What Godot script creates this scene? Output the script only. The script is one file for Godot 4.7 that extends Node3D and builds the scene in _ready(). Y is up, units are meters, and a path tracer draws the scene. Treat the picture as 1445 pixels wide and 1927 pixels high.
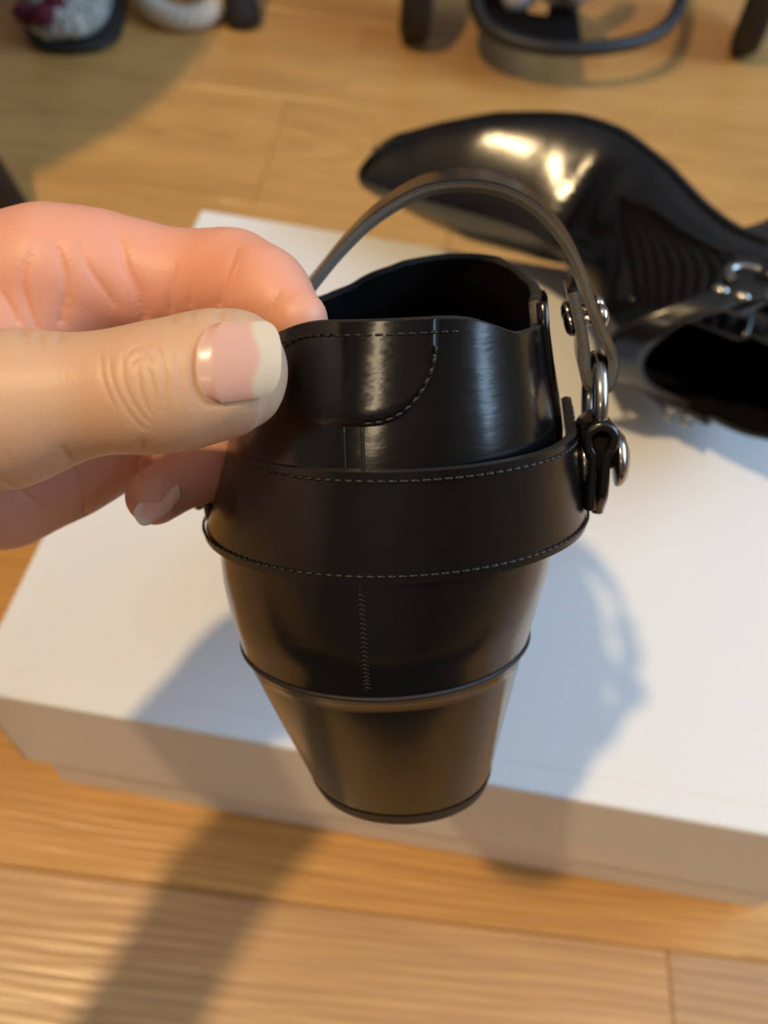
extends Node3D
# A black leather ankle boot held by its collar above a white shoebox, the other boot lying behind it.

const FOCAL := 1550.0
const LID := 0.12636
var cam_at := Vector3(0, 0.44136, 0)
var cam_r := Vector3(0.9921040, 0.0732159, -0.1018285)
var cam_u := Vector3(-0.1254178, 0.5791666, -0.8055039)
var cam_f := Vector3(0, -0.8119147, -0.5837760)
var M := {}
var taken := {}
var rng := RandomNumberGenerator.new()

# ------------------------------------------------------------------ helpers

func numbered(called: String) -> String:
	var n: int = taken.get(called, 0)
	taken[called] = n + 1
	return called if n == 0 else "%s_%03d" % [called, n]

func thing(called, label, category, place := Transform3D(), group := "") -> Node3D:
	var o := Node3D.new()
	o.name = numbered(called)
	add_child(o, true)
	o.transform = place
	tag(o, label, category, group)
	return o

func tag(o, label, category, group := ""):
	o.set_meta("label", label)
	o.set_meta("category", category)
	if group: o.set_meta("group", group)
	return o

func obj(called, mesh: Mesh, mat, parent, label := "", kind := "") -> MeshInstance3D:
	var o := MeshInstance3D.new()
	o.mesh = mesh
	o.material_override = mat
	if parent == self: o.name = numbered(called)
	else:
		var n := 0
		for c in parent.get_children():
			if String(c.name) == called or String(c.name).begins_with(called + "_"):
				var tail := String(c.name).trim_prefix(called)
				if tail == "" or tail.trim_prefix("_").is_valid_int(): n += 1
		o.name = called if n == 0 else "%s_%03d" % [called, n]
	parent.add_child(o, true)
	if label: o.set_meta("label", label)
	if kind: o.set_meta("kind", kind)
	return o

func struct(called, mesh, mat):
	return obj(called, mesh, mat, self, "", "structure")

func col(r, g, b) -> Color:      # a linear colour
	return Color(r, g, b).linear_to_srgb()

func seen_at(px: float, py: float, depth: float) -> Vector3:
	return cam_at + (cam_f + cam_r * ((px - 722.5) / FOCAL) - cam_u * ((py - 963.5) / FOCAL)) * depth

class Shape:
	var v := PackedVector3Array()
	var idx := PackedInt32Array()
	var uv := PackedVector2Array()
	var cl := PackedColorArray()
	func add(p: Vector3, t := Vector2.ZERO) -> int:
		v.append(p); uv.append(t)
		return v.size() - 1
	func tri(a: int, b: int, c: int):
		idx.append(a); idx.append(b); idx.append(c)
	func quad(a: int, b: int, c: int, d: int):
		tri(a, b, c); tri(a, c, d)
	# rows of equal length; wrap joins last column to the first
	func grid(rows: Array, wrap := false, flip := false):
		var base := v.size()
		var n: int = rows[0].size()
		for j in rows.size():
			for i in n: add(rows[j][i], Vector2(float(i) / n, float(j) / rows.size()))
		for j in rows.size() - 1:
			for i in (n if wrap else n - 1):
				var a := base + j * n + i
				var b := base + j * n + (i + 1) % n
				if flip: quad(a, a + n, b + n, b)
				else: quad(a, b, b + n, a + n)
	func fan(ring: Array, flip := false):
		var c := Vector3.ZERO
		for p in ring: c += p
		var k := add(c / ring.size())
		var base := v.size()
		for p in ring: add(p)
		for i in ring.size():
			var a := base + i
			var b := base + (i + 1) % ring.size()
			if flip: tri(k, b, a)
			else: tri(k, a, b)
	static var tail := 0.0      # draws the back of a boot out
	func mesh(smooth := true) -> ArrayMesh:
		if tail > 0.0:
			for i in v.size():
				if v[i].z > -0.045: v[i].z += (v[i].z + 0.045) * tail
		var st := SurfaceTool.new()
		st.begin(Mesh.PRIMITIVE_TRIANGLES)
		if smooth:
			st.set_smooth_group(0)
			for i in v.size():
				st.set_uv(uv[i])
				if cl.size(): st.set_color(cl[i])
				st.add_vertex(v[i])
			for i in idx: st.add_index(i)
		else:
			st.set_smooth_group(-1)
			for i in idx:
				st.set_uv(uv[i])
				if cl.size(): st.set_color(cl[i])
				st.add_vertex(v[i])
		st.generate_normals()
		return st.commit()

func ease_curve(table: Array, x: float) -> float:      # [[x, y], ...] rising x, smooth between
	if x <= table[0][0]: return table[0][1]
	for i in range(1, table.size()):
		if x <= table[i][0]:
			var t: float = (x - table[i - 1][0]) / (table[i][0] - table[i - 1][0])
			var p0: float = table[max(i - 2, 0)][1]
			var p1: float = table[i - 1][1]
			var p2: float = table[i][1]
			var p3: float = table[min(i + 1, table.size() - 1)][1]
			return lerpf(cubic_interpolate(p1, p2, p0, p3, t), lerpf(p1, p2, t), 0.5)
	return table[-1][1]

func look_up(table: Array, x: float) -> float: return ease_curve(table, x)

func curve_points(pts: Array, per := 6) -> Array:        # smooth line through points
	var c := Curve3D.new()
	for i in pts.size():
		var t: Vector3 = (pts[min(i + 1, pts.size() - 1)] - pts[max(i - 1, 0)]) / 6.0
		c.add_point(pts[i], -t, t)
	var out := []
	for i in pts.size() - 1:
		for k in per: out.append(c.sample(i, float(k) / per))
	out.append(pts[-1])
	return out

func tube(s: Shape, line: Array, r: float, sides := 10, closed := false, radii := []):
	var rows := []
	var side := Vector3.ZERO
	for i in line.size():
		var a: Vector3 = line[(i - 1 + line.size()) % line.size()] if closed else line[max(i - 1, 0)]
		var b: Vector3 = line[(i + 1) % line.size()] if closed else line[min(i + 1, line.size() - 1)]
		var t := (b - a).normalized()
		if side == Vector3.ZERO: side = t.cross(Vector3(0.31, 0.9, 0.2)).normalized()
		side = (side - t * side.dot(t)).normalized()
		var up := t.cross(side)
		var row := []
		var rr: float = radii[i] if radii else r
		for k in sides:
			var g := TAU * k / sides
			row.append(line[i] + (side * cos(g) + up * sin(g)) * rr)
		rows.append(row)
	if closed: rows.append(rows[0])
	s.grid(rows, true)
	if not closed:
		s.fan(rows[0], true)
		s.fan(rows[-1])

# a strap: the line is its middle, wide runs across it, thick is its thickness
func ribbon(s: Shape, line: Array, wide, thick: float):
	var rows := []
	var e := thick * 0.3
	for i in line.size():
		var t: Vector3 = (line[min(i + 1, line.size() - 1)] - line[max(i - 1, 0)]).normalized()
		var w: Vector3 = wide[i] if wide is Array else wide
		var n := w.cross(t).normalized() * thick / 2
		var h := w / 2
		var c: Vector3 = line[i]
		var hs := h - h.normalized() * e
		var ns := n - n.normalized() * e
		rows.append([c - h - ns, c - h + ns, c - hs + n, c - hs * 0.5 + n, c + hs * 0.5 + n, c + hs + n, c + h + ns, c + h - ns, c + hs - n, c + hs * 0.5 - n, c - hs * 0.5 - n, c - hs - n])
	s.grid(rows, true)
	s.fan(rows[0], true)
	s.fan(rows[-1])

func lathe(s: Shape, profile: Array, origin: Vector3, axis: Vector3, sides := 24):   # profile: [radius, along]
	axis = axis.normalized()
	var a := axis.cross(Vector3(0.2, 0.3, 0.93)).normalized()
	var b := axis.cross(a)
	var rows := []
	for p in profile:
		var row := []
		for k in sides:
			var g := TAU * k / sides
			row.append(origin + axis * p[1] + (a * cos(g) + b * sin(g)) * maxf(p[0], 1e-6))
		rows.append(row)
	s.grid(rows, true)

# a box with chamfered edges; ex, ey, ez are its edge vectors from corner o
func block(s: Shape, o: Vector3, ex: Vector3, ey: Vector3, ez: Vector3, c: float):
	var mid := o + (ex + ey + ez) / 2
	var d := [ex / 2, ey / 2, ez / 2]
	var u := [ex.normalized() * c, ey.normalized() * c, ez.normalized() * c]
	var face := func(p: Array, out: Vector3):
		var n: Vector3 = (p[1] - p[0]).cross(p[2] - p[0])
		if n.dot(out) > 0: p.reverse()
		var k := []
		for q in p: k.append(s.add(q))
		for i in range(1, k.size() - 1): s.tri(k[0], k[i], k[i + 1])
	for i in 3:
		var j := (i + 1) % 3
		var k := (i + 2) % 3
		for g in [-1.0, 1.0]:
			face.call([mid + d[i] * g + d[j] - u[j] + d[k] - u[k], mid + d[i] * g - d[j] + u[j] + d[k] - u[k], mid + d[i] * g - d[j] + u[j] - d[k] + u[k], mid + d[i] * g + d[j] - u[j] - d[k] + u[k]], d[i] * g)
			for h in [-1.0, 1.0]:
				var a: Vector3 = mid + d[i] * g + (d[j] - u[j]) * h
				var b: Vector3 = mid + (d[i] - u[i]) * g + d[j] * h
				var w: Vector3 = d[k] - u[k]
				face.call([a + w, b + w, b - w, a - w], d[i] * g + d[j] * h)
	for g in [-1.0, 1.0]:
		for h in [-1.0, 1.0]:
			for f in [-1.0, 1.0]:
				var a: Vector3 = d[0] * g; var b: Vector3 = d[1] * h; var e: Vector3 = d[2] * f
				var ua: Vector3 = u[0] * g; var ub: Vector3 = u[1] * h; var ue: Vector3 = u[2] * f
				face.call([mid + a + b - ub + e - ue, mid + a - ua + b + e - ue, mid + a - ua + b - ub + e], a + b + e)

func box_mesh(o, size, c := 0.002) -> ArrayMesh:
	var s := Shape.new()
	block(s, o, Vector3(size.x, 0, 0), Vector3(0, size.y, 0), Vector3(0, 0, size.z), c)
	return s.mesh(false)

func blob(s: Shape, center: Vector3, size: Vector3, turn := Basis(), lumps := 0.0, seed_ := 0, power := 1.0):
	var n := FastNoiseLite.new()
	n.seed = seed_
	n.frequency = 0.9
	var rows := []
	for j in 17:
		var la := PI * (j / 16.0 - 0.5)
		var row := []
		for i in 24:
			var lo := TAU * i / 24
			var p := Vector3(cos(la) * cos(lo), sin(la), cos(la) * sin(lo))
			var q := Vector3(signf(p.x) * pow(absf(p.x), power), signf(p.y) * pow(absf(p.y), power), signf(p.z) * pow(absf(p.z), power))
			row.append(center + turn * (q * size * (1.0 + lumps * n.get_noise_3dv(p * 2.0))))
		rows.append(row)
	s.grid(rows, true)

# ------------------------------------------------------------------ materials

func noise_tex(freq, seed_, normal := false, strength := 4.0, ramp: Gradient = null, kind := FastNoiseLite.TYPE_SIMPLEX_SMOOTH, octaves := 4) -> NoiseTexture2D:
	var t := NoiseTexture2D.new()
	var n := FastNoiseLite.new()
	n.noise_type = kind
	n.seed = seed_
	n.frequency = freq
	n.fractal_octaves = octaves
	t.width = 512; t.height = 512
	t.seamless = true
	t.noise = n
	t.as_normal_map = normal
	t.bump_strength = strength
	t.color_ramp = ramp
	return t

func plain(color: Color, rough := 0.6, metal := 0.0, spec := 0.5) -> StandardMaterial3D:
	var m := StandardMaterial3D.new()
	m.albedo_color = color
	m.roughness = rough
	m.metallic = metal
	m.metallic_specular = spec
	return m

func grained(m: StandardMaterial3D, tex: Texture2D, scale: float, strength: float):
	m.normal_enabled = true
	m.normal_texture = tex
	m.normal_scale = strength
	m.uv1_triplanar = true
	m.uv1_scale = Vector3.ONE * scale
	return m

func wood(seed_: int, style: int, pale := 0.0) -> StandardMaterial3D:
	var w := 1536
	var h := 384
	var warp := FastNoiseLite.new(); warp.seed = seed_; warp.frequency = 0.004; warp.fractal_octaves = 2
	var fine := FastNoiseLite.new(); fine.seed = seed_ + 5; fine.frequency = 0.02; fine.fractal_octaves = 3
	var pore := FastNoiseLite.new(); pore.seed = seed_ + 9; pore.frequency = 0.09; pore.fractal_octaves = 2
	var data := PackedByteArray(); data.resize(w * h * 3)
	var high := PackedByteArray(); high.resize(w * h)
	var k := 0
	for y in h:
		var v := y / float(h)
		for x in w:
			var u := x / float(w)
			var wa := warp.get_noise_2d(x * 0.35, y * 1.6)
			var f := fine.get_noise_2d(x * 0.22, y * 3.2)
			var p := pore.get_noise_2d(x * 0.09, y * 2.6)
			var q: float
			if style == 0: q = v * 36.0 + wa * 1.6 + u * 1.0
			elif style == 1: q = u * 13.0 + (v - 0.46) * (v - 0.46) * 46.0 + wa * 1.2
			else: q = v * 12.0 + wa * 4.5
			var r := 0.5 + 0.5 * sin(q * TAU + f * 1.5)
			r = r * r
			var t := clampf(0.60 + 0.16 * wa + 0.18 * f + 0.18 * p - 0.20 * r, 0.0, 1.0)
			data[k * 3] = int(255.0 * lerpf(0.66, 0.94, t))
			data[k * 3 + 1] = int(255.0 * lerpf(0.475, 0.735, t))
			data[k * 3 + 2] = int(255.0 * lerpf(0.255 + pale, 0.445 + pale, t))
			high[k] = int(clampf(128.0 + 55.0 * f + 45.0 * p - 60.0 * (r - 0.3), 0.0, 255.0))
			k += 1
	var m := plain(Color.WHITE, 0.30)
	m.albedo_texture = ImageTexture.create_from_image(Image.create_from_data(w, h, false, Image.FORMAT_RGB8, data))
	m.heightmap_enabled = true
	m.heightmap_scale = 0.045
	m.heightmap_texture = ImageTexture.create_from_image(Image.create_from_data(w, h, false, Image.FORMAT_L8, high))
	return m

func make_materials():
	var grain := noise_tex(0.05, 3, true, 3.0, null, FastNoiseLite.TYPE_CELLULAR, 2)
	var crease := noise_tex(0.025, 5, true, 3.0, null, FastNoiseLite.TYPE_SIMPLEX_SMOOTH, 5)
	var soft := noise_tex(0.02, 7, true, 3.0)
	M.leather = grained(plain(col(0.0035, 0.0035, 0.004), 0.20), crease, 14.0, 0.10)
	M.leather.uv1_scale = Vector3(10, 34, 10)
	M.strap = grained(plain(col(0.004, 0.0038, 0.0042), 0.24), crease, 14.0, 0.06)
	M.strap.uv1_scale = Vector3(10, 34, 10)
	M.edge = grained(plain(col(0.017, 0.0165, 0.016), 0.5), grain, 60.0, 0.8)
	M.raw = grained(plain(col(0.055, 0.052, 0.05), 0.6), grain, 90.0, 1.6)
	M.lining = plain(col(0.006, 0.005, 0.005), 0.9, 0.0, 0.2)
	M.heel = grained(plain(col(0.004, 0.0038, 0.0036), 0.19), noise_tex(0.03, 12, true, 3.0), 30.0, 0.10)
	M.heel.uv1_scale = Vector3(8, 160, 8)
	for k in [M.leather, M.strap, M.heel]: k.metallic_specular = 0.6
	M.thread = plain(col(0.007, 0.007, 0.0075), 0.45)
	M.rubber = plain(col(0.012, 0.012, 0.012), 0.6)
	M.steel = plain(col(0.52, 0.50, 0.47), 0.20, 1.0)
	M.card = grained(plain(col(0.86, 0.86, 0.855), 0.55, 0.0, 0.4), soft, 9.0, 0.05)
	M.wall = plain(col(0.20, 0.21, 0.23), 0.9)
	M.ceiling = plain(col(0.60, 0.60, 0.60), 0.9)
	M.skin = plain(Color.WHITE, 0.46, 0.0, 0.45)
	M.skin.vertex_color_use_as_albedo = true
	M.skin.subsurf_scatter_enabled = true
	M.skin.subsurf_scatter_strength = 0.05
	grained(M.skin, noise_tex(0.06, 21, true, 5.0, null, FastNoiseLite.TYPE_CELLULAR, 3), 55.0, 0.22)
	M.nail = plain(Color.WHITE, 0.25, 0.0, 0.5)
	M.nail.vertex_color_use_as_albedo = true
	M.black_metal = plain(col(0.012, 0.012, 0.013), 0.45)
	M.tyre = plain(col(0.011, 0.011, 0.011), 0.7)
	M.white_cloth = grained(plain(col(0.62, 0.60, 0.60), 0.9), soft, 20.0, 0.7)
	M.grey_cloth = grained(plain(col(0.30, 0.30, 0.36), 0.9), soft, 20.0, 0.7)
	M.rope = grained(plain(col(0.60, 0.54, 0.45), 0.9), grain, 40.0, 0.8)
	var g := Gradient.new()
	g.offsets = PackedFloat32Array([0.30, 0.48, 0.70])
	g.colors = PackedColorArray([col(0.09, 0.09, 0.085), col(0.34, 0.345, 0.32), col(0.68, 0.68, 0.62)])
	M.knit = grained(plain(Color.WHITE, 0.95), grain, 40.0, 0.9)
	M.knit.albedo_texture = noise_tex(0.03, 31, false, 1.0, g)
	M.knit.uv1_scale = Vector3.ONE * 9.0
	M.magenta = grained(plain(col(0.11, 0.012, 0.028), 0.95), grain, 40.0, 0.9)
	M.glass = plain(Color(0.9, 0.95, 1.0, 0.08), 0.05)
	M.glass.transparency = BaseMaterial3D.TRANSPARENCY_ALPHA
	M.rug = grained(plain(col(0.03, 0.03, 0.034), 0.95), soft, 30.0, 0.8)
	M.bulb = plain(Color(1, 0.85, 0.6), 0.4)
	M.bulb.emission_enabled = true
	M.bulb.emission = col(1.0, 0.69, 0.34)
	M.bulb.emission_energy_multiplier = 8.0
	M.wood5 = wood(95, 0, 0.07)         # the two planks nearest the box, with sheen painted in as paler colour
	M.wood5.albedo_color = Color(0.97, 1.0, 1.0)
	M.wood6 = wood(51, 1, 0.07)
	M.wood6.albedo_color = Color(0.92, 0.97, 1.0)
	for i in 5: M["wood%d" % i] = wood(40 + i * 11, [0, 1, 2, 1, 0][i])

# ------------------------------------------------------------------ the boots

class Boot:     # millimetres; x right, y up from the heel seat, z towards the heel (toe at -z)
	var host
	var sole: Array          # [z, y] of the sole, rising z
	var width := [[-262.0, 0.0], [-261.0, 6.0], [-257.5, 10.5], [-250.0, 15.5], [-228.0, 24.0], [-198.9, 33.0], [-157.7, 39.0], [-106.3, 34.0], [-60.0, 30.5], [-30.0, 31.1], [5.0, 31.1]]
	var swell := [[0.0, 1.0], [8.0, 1.045], [16.0, 1.10], [26.0, 1.11], [44.0, 1.04], [56.0, 0.93], [66.0, 0.85], [80.0, 0.80]]
	var ridge := [[-264.0, 9.0], [-261.5, 15.0], [-256.0, 21.0], [-240.0, 26.0], [-204.0, 33.0], [-152.6, 46.0], [-111.4, 58.0], [-88.8, 67.0], [-74.4, 77.0], [-62.1, 100.0], [-40.0, 200.0], [5.0, 300.0]]
	var back := [[0.0, 0.4], [8.0, 2.6], [24.0, 3.2], [44.0, 2.6], [60.0, 1.0], [70.0, 0.4]]
	var lean := 1.0
	var top: Callable
	func look(t: Array, x: float) -> float: return host.ease_curve(t, x)
	func front(h: float) -> float:
		if h < 9.5: return -262.0
		var lo := -262.0
		var hi := 0.0
		for i in 24:
			var m := (lo + hi) / 2
			if look(ridge, m) > h: hi = m
			else: lo = m
		return hi
	func half(z: float, h: float) -> float:
		var w: float = look(width, z)
		var s: float = lerpf(look(swell, h), 1.0, smoothstep(-60.0, -120.0, z))
		var r: float = look(ridge, z)
		var fore := smoothstep(-85.0, -140.0, z) * smoothstep(-262.0, -235.0, z)
		var x := w * s * pow(maxf(0.0, 1.0 - pow(clampf((h - 8.0 * fore) / (r - 8.0 * fore), 0.0, 1.0), lerpf(2.3, 1.2, fore))), lerpf(0.5, 0.84, fore))
		var zb: float = look(back, h)
		var d := 0.95 * 31.1 * s
		if z > zb - d: x *= sqrt(maxf(0.0, 1.0 - pow((z - zb + d) / d, 2.0)))
		return x
	func mid(z: float, h: float) -> float:
		return lean * (-1.2 + 5.2 * pow(clampf(h / 66.0, 0.0, 1.2), 1.5) + maxf(0.0, -z - 20.0) * 0.15 * clampf(h / 70.0, 0.0, 1.0) + maxf(0.0, -z - 60.0) * 0.03)
	var fold := 0.0          # the vamp creases where the foot bends
	func at(z: float, h: float, side: float) -> Vector3:
		var f := fold * smoothstep(12.0, 30.0, h) * smoothstep(75.0, 55.0, h) * (3.0 * exp(-pow((z + 121.0) / 7.0, 2.0)) - 2.6 * exp(-pow((z + 137.0) / 8.0, 2.0)))
		return Vector3(mid(z, h) + side * (half(z, h) + f), look(sole, z) + h, z)
	func on_back(x: float, h: float) -> Vector3:      # the point of the counter at that x
		var c := mid(0.0, h)
		var zb: float = look(back, h)
		var d: float = 0.95 * 31.1 * look(swell, h)
		var w: float = 31.1 * look(swell, h)
		return Vector3(x, h, zb - d + d * sqrt(maxf(0.0, 1.0 - pow((x - c) / w, 2.0))))
	func normal(z: float, h: float, side: float) -> Vector3:
		var a := at(z, h + 0.4, side) - at(z, h - 0.4, side)
		var b := at(z - 0.4, h, side) - at(z + 0.4, h, side)
		var n := a.cross(b).normalized()
		return n if n.x * side >= 0 else -n

const MM := 0.001

func mm(rows: Array) -> Array:
	var out := []
	for r in rows:
		var o := []
		for p in r: o.append(p * MM)
		out.append(o)
	return out

func stitches(s: Shape, line: Array, pitch: float, long: float, r: float):
	var c := Curve3D.new()
	for p in line: c.add_point(p)
	var n := int(c.get_baked_length() / pitch)
	for i in n:
		var a := c.sample_baked((i + 0.5) * pitch - long / 2)
		var b := c.sample_baked((i + 0.5) * pitch + long / 2)
		tube(s, [a, lerp(a, b, 0.25), lerp(a, b, 0.75), b], r, 6, false, [r * 0.45, r, r, r * 0.45])

func make_boot(root: Node3D, b: Boot, held: bool):
	# upper
	var N := 72
	var K := 26
	var rows := []
	var inner := []
	var m := []
	for i in 2 * N + 1:
		var t := absf(i - N) / N
		m.append(0.5 - 0.5 * cos(PI * t))
	for k in K + 1:
		rows.append([]); inner.append([])
	for i in 2 * N + 1:
		var side := -1.0 if i < N else 1.0
		var z70: float = lerpf(0.4, b.front(72.0), m[i])
		var ht: float = b.top.call(z70, side)
		for k in K + 1:
			var h := ht * k / K
			var z: float = lerpf(b.look(b.back, h), b.front(h), m[i])
			rows[k].append(b.at(z, h, side))
	for k in K + 1:
		for i in 2 * N + 1:
			var du: Vector3 = rows[k][min(i + 1, 2 * N)] - rows[k][max(i - 1, 0)]
			var dv: Vector3 = rows[min(k + 1, K)][i] - rows[max(k - 1, 0)][i]
			if i == 0 or i == 2 * N: du = rows[k][2 * N - 1] - rows[k][1] if i == 0 else rows[k][1] - rows[k][2 * N - 1]
			var n := du.cross(dv).normalized()
			if i == 0 or i == 2 * N: n = Vector3(0, absf(n.y), -absf(n.z)).normalized()
			var out: Vector3 = rows[k][i] - Vector3(b.mid(rows[k][i].z, 40), rows[k][i].y - 5.0, minf(rows[k][i].z + 20.0, -30.0))
			if n.dot(out) < 0: n = -n
			inner[k].append(rows[k][i] - n * 2.2)
	var s := Shape.new()
	s.grid(mm(rows))
	var rim := []
	for f in [0.0, 0.25, 0.5, 0.75, 1.0]:
		var r := []
		for i in 2 * N + 1: r.append(rows[K][i].lerp(inner[K][i], f) + Vector3(0, 0.5 * sin(PI * f), 0))
		rim.append(r)
	obj("upper", s.mesh(), M.leather, root, "smooth black leather upper")
	s = Shape.new()
	s.grid(mm(rim))
	obj("collar_edge", s.mesh(), M.edge, root)
	s = Shape.new()
	s.grid(mm(inner.slice(1)), false, true)
	var foot := []
	for i in N + 1: foot.append([inner[2][N - i], (inner[2][N - i] + inner[2][N + i]) / 2, inner[2][N + i]])
	s.grid(mm(foot), false, true)
	obj("lining", s.mesh(), M.lining, root)
	# outsole of the forefoot and waist
	s = Shape.new()
	var ring := []
	var low := []
	for i in 2 * N + 1:
		var side := -1.0 if i < N else 1.0
		var z: float = lerpf(-40.0, -263.3, m[i])
		var x: float = b.half(maxf(z, -260.8), 0.0) + 1.6
		if i == 0 or i == 2 * N: x = 0.0
		if i == N: x = 0.0
		ring.append(Vector3(b.mid(z, 0) + side * x, b.look(b.sole, z) + 0.2, z))
		low.append(ring[-1] + Vector3(-side * 0.6, -4.0, 0))
	s.grid(mm([low, ring]), false)
	var under := []
	var over := []
	for i in N + 1:
		under.append([low[N - i], low[N + i]])
		over.append([ring[N - i], ring[N + i]])
	s.grid(mm(under)); s.grid(mm(over), false, true)
	obj("outsole", s.mesh(false), M.rubber, root)
	# welt between counter and heel
	s = Shape.new()
	var line := []
	for i in 61:
		var g := PI * (i / 60.0)
		line.append(Vector3(-1.2 * b.lean + 30.9 * cos(g), -0.6, 0.2 - 29.6 + 29.7 * sin(g)))
	line.push_front(Vector3(line[0].x - 1.0, -0.6, -56)); line.append(Vector3(line[-1].x + 1.0, -0.6, -56))
	tube(s, mm([line])[0], 0.55 * MM, 8)
	obj("welt", s.mesh(), M.rubber, root)
	# heel
	var hrows := []
	var tip := []
	for k in 13:
		var t := k / 12.0
		var y := lerpf(-1.2, -43.0, t)
		var w := lerpf(30.2, 20.7, pow(t, 0.95))
		var zb := lerpf(-0.2, -18.4, pow(t, 1.06))
		var c := lerpf(-1.2, 0.6, t) * b.lean
		var zf := lerpf(-55.0, -47.0, t)
		var row := []
		for i in 41:
			var g := PI * (i / 40.0)
			row.append(Vector3(c + w * cos(g), y, zb - 0.95 * w + 0.95 * w * pow(sin(g), 0.92)))
		for i in range(1, 6): row.append(Vector3(c - w, y, lerpf(zb - 0.95 * w, zf, i / 5.0)))
		for i in range(1, 10): row.append(Vector3(c + lerpf(-w, w, i / 9.0), y, zf + 2.5 * sin(PI * i / 9.0)))
		for i in range(1, 6): row.append(Vector3(c + w, y, lerpf(zf, zb - 0.95 * w, i / 5.0)))
		if k <= 11: hrows.append(row)
		if k == 11:
			var r2 := []
			for p in row: r2.append(Vector3((p.x - c) * 1.012 + c, p.y, (p.z - zb + 20) * 1.012 + zb - 20))
			tip.append(r2)
		if k == 12:
			tip.append(row)
			var r3 := []
			for p in row: r3.append(Vector3((p.x - c) * 0.97 + c, p.y - 0.5, (p.z - zb + 20) * 0.97 + zb - 20))
			tip.append(r3)
	s = Shape.new()
	s.grid(mm(hrows), true, true)
	s.fan(mm([hrows[0]])[0], true)
	obj("heel", s.mesh(), M.heel, root, "tapered glossy black block heel")
	s = Shape.new()
	s.grid(mm(tip), true, true)
	s.fan(mm([tip[0]])[0], true)
	s.fan(mm([tip[2]])[0])
	obj("heel_tip", s.mesh(), M.rubber, root)
	# overlaid quarter of the counter
	s = Shape.new()
	var patch := []
	for j in 17:
		var row := []
		for i in 33:
			var a := lerpf(-0.95, 1.0, i / 32.0)
			var lowy := 66.3 - 15.6 * pow(maxf(0.0, 1.0 - pow(maxf(a, 0.0), 2.4)), 0.5)
			var x: float = b.mid(0, 60) - 2.5 + 12.6 * a
			var y := lerpf(lowy, float(b.top.call(b.on_back(x, 66).z, 1.0)) + 0.1, j / 16.0)
			var p := b.on_back(x, y)
			var lift := -0.15 + 0.90 * smoothstep(0.0, 0.10, minf(1.0 - a, j / 16.0)) * smoothstep(-0.95, 0.0, a)
			var n := Vector3((x - b.mid(0, 60)) / 26.0, 0.1, 1).normalized()
			row.append(p + n * lift)
		patch.append(row)
	s.grid(mm(patch), false, true)
	obj("collar_overlay", s.mesh(), M.leather, root, "rounded leather overlay stitched to the back of the collar")
	s = Shape.new()
	line = []
	for i in range(24, 47):
		var a := cos(PI * (1.0 - i / 48.0))
		var x: float = b.mid(0, 60) - 2.5 + 11.9 * a
		var y := 66.3 - 14.7 * pow(maxf(0.0, 1.0 - pow(absf(a), 2.4)), 0.5)
		line.append(b.on_back(x, y) + Vector3((x - b.mid(0, 60)) / 30.0, 0, 0.9))
	stitches(s, mm([line])[0], 1.75 * MM, 1.45 * MM, 0.32 * MM)
	line = []
	for i in 41:
		var x := lerpf(-20.0, 17.0, i / 40.0)
		line.append(b.on_back(x, float(b.top.call(b.on_back(x, 66).z, signf(x - 2))) - 1.9) + Vector3(x / 40.0, 0, 0.75))
	stitches(s, mm([line])[0], 1.75 * MM, 1.3 * MM, 0.24 * MM)
	obj("collar_stitching", s.mesh(), M.thread, root, "", "stuff")
	# back seam and its zigzag stitches
	s = Shape.new()
	for e in [-1.5, 1.5]:
		line = []
		for i in 16: line.append(b.on_back(-1.0 + e, lerpf(36.0, 51.0, i / 15.0)) + Vector3(0, 0, 0.15))
		tube(s, mm([line])[0], 0.3 * MM, 6)
	line = []
	for i in 30: line.append(b.on_back(-1.0, lerpf(1.0, 40.0, i / 29.0)))
	tube(s, mm([line])[0], 0.2 * MM, 6)
	for i in 22:
		var y := 2.0 + i * 0.92
		var c := b.on_back(-1.0, y + 0.55) + Vector3(0, 0, 0.18)
		for e in [-1.0, 1.0]:
			var q := b.on_back(-1.0 + e * 0.75, y) + Vector3(0, 0, 0.1)
			tube(s, mm([[c, c.lerp(q, 0.5), q]])[0], 0.15 * MM, 5)
	obj("back_seam", s.mesh(), M.thread, root, "", "stuff")
	# elastic gussets at both sides, with pleats
	for side in [-1.0, 1.0]:
		s = Shape.new()
		var gr := []
		var edge_a := []
		var edge_b := []
		for j in 21:
			var f := j / 20.0
			var row := []
			for i in 73:
				var g := i / 72.0
				var ht: float = b.top.call(-40.0, side) - 1.0
				var z := lerpf(look_up([[0.0, -111.0], [0.35, -70.0], [0.55, -46.0], [0.72, -36.0], [1.0, -29.0]], f), look_up([[0.0, -113.0], [0.5, -100.0], [1.0, -74.0]], f), g)
				var h := lerpf(look_up([[0.0, 34.0], [0.35, 28.0], [0.55, 25.0], [0.72, 33.0], [1.0, ht]], f), look_up([[0.0, 36.0], [0.5, 52.0], [1.0, 70.0]], f), g)
				var p := b.at(z, h, side)
				var n := b.normal(z, h, side)
				row.append(p + n * (0.35 + 0.8 * sin(g * TAU * 9.0) * smoothstep(0.0, 0.35, f) * smoothstep(0.0, 0.06, g) * smoothstep(1.0, 0.94, g)))
			gr.append(row)
			edge_a.append(row[0]); edge_b.append(row[72])
		s.grid(mm(gr), false, side > 0)
		var go := obj("gusset", s.mesh(), M.lining, root, "pleated dark elastic gusset")
		s = Shape.new()
		tube(s, mm([edge_a])[0], 1.15 * MM, 8)
		tube(s, mm([edge_b])[0], 1.15 * MM, 8)
		obj("gusset_edge", s.mesh(), M.leather, go)
	# strap round the heel
	var outer := []
	var inn := []
	var up_line := []
	var lo_line := []
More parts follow.
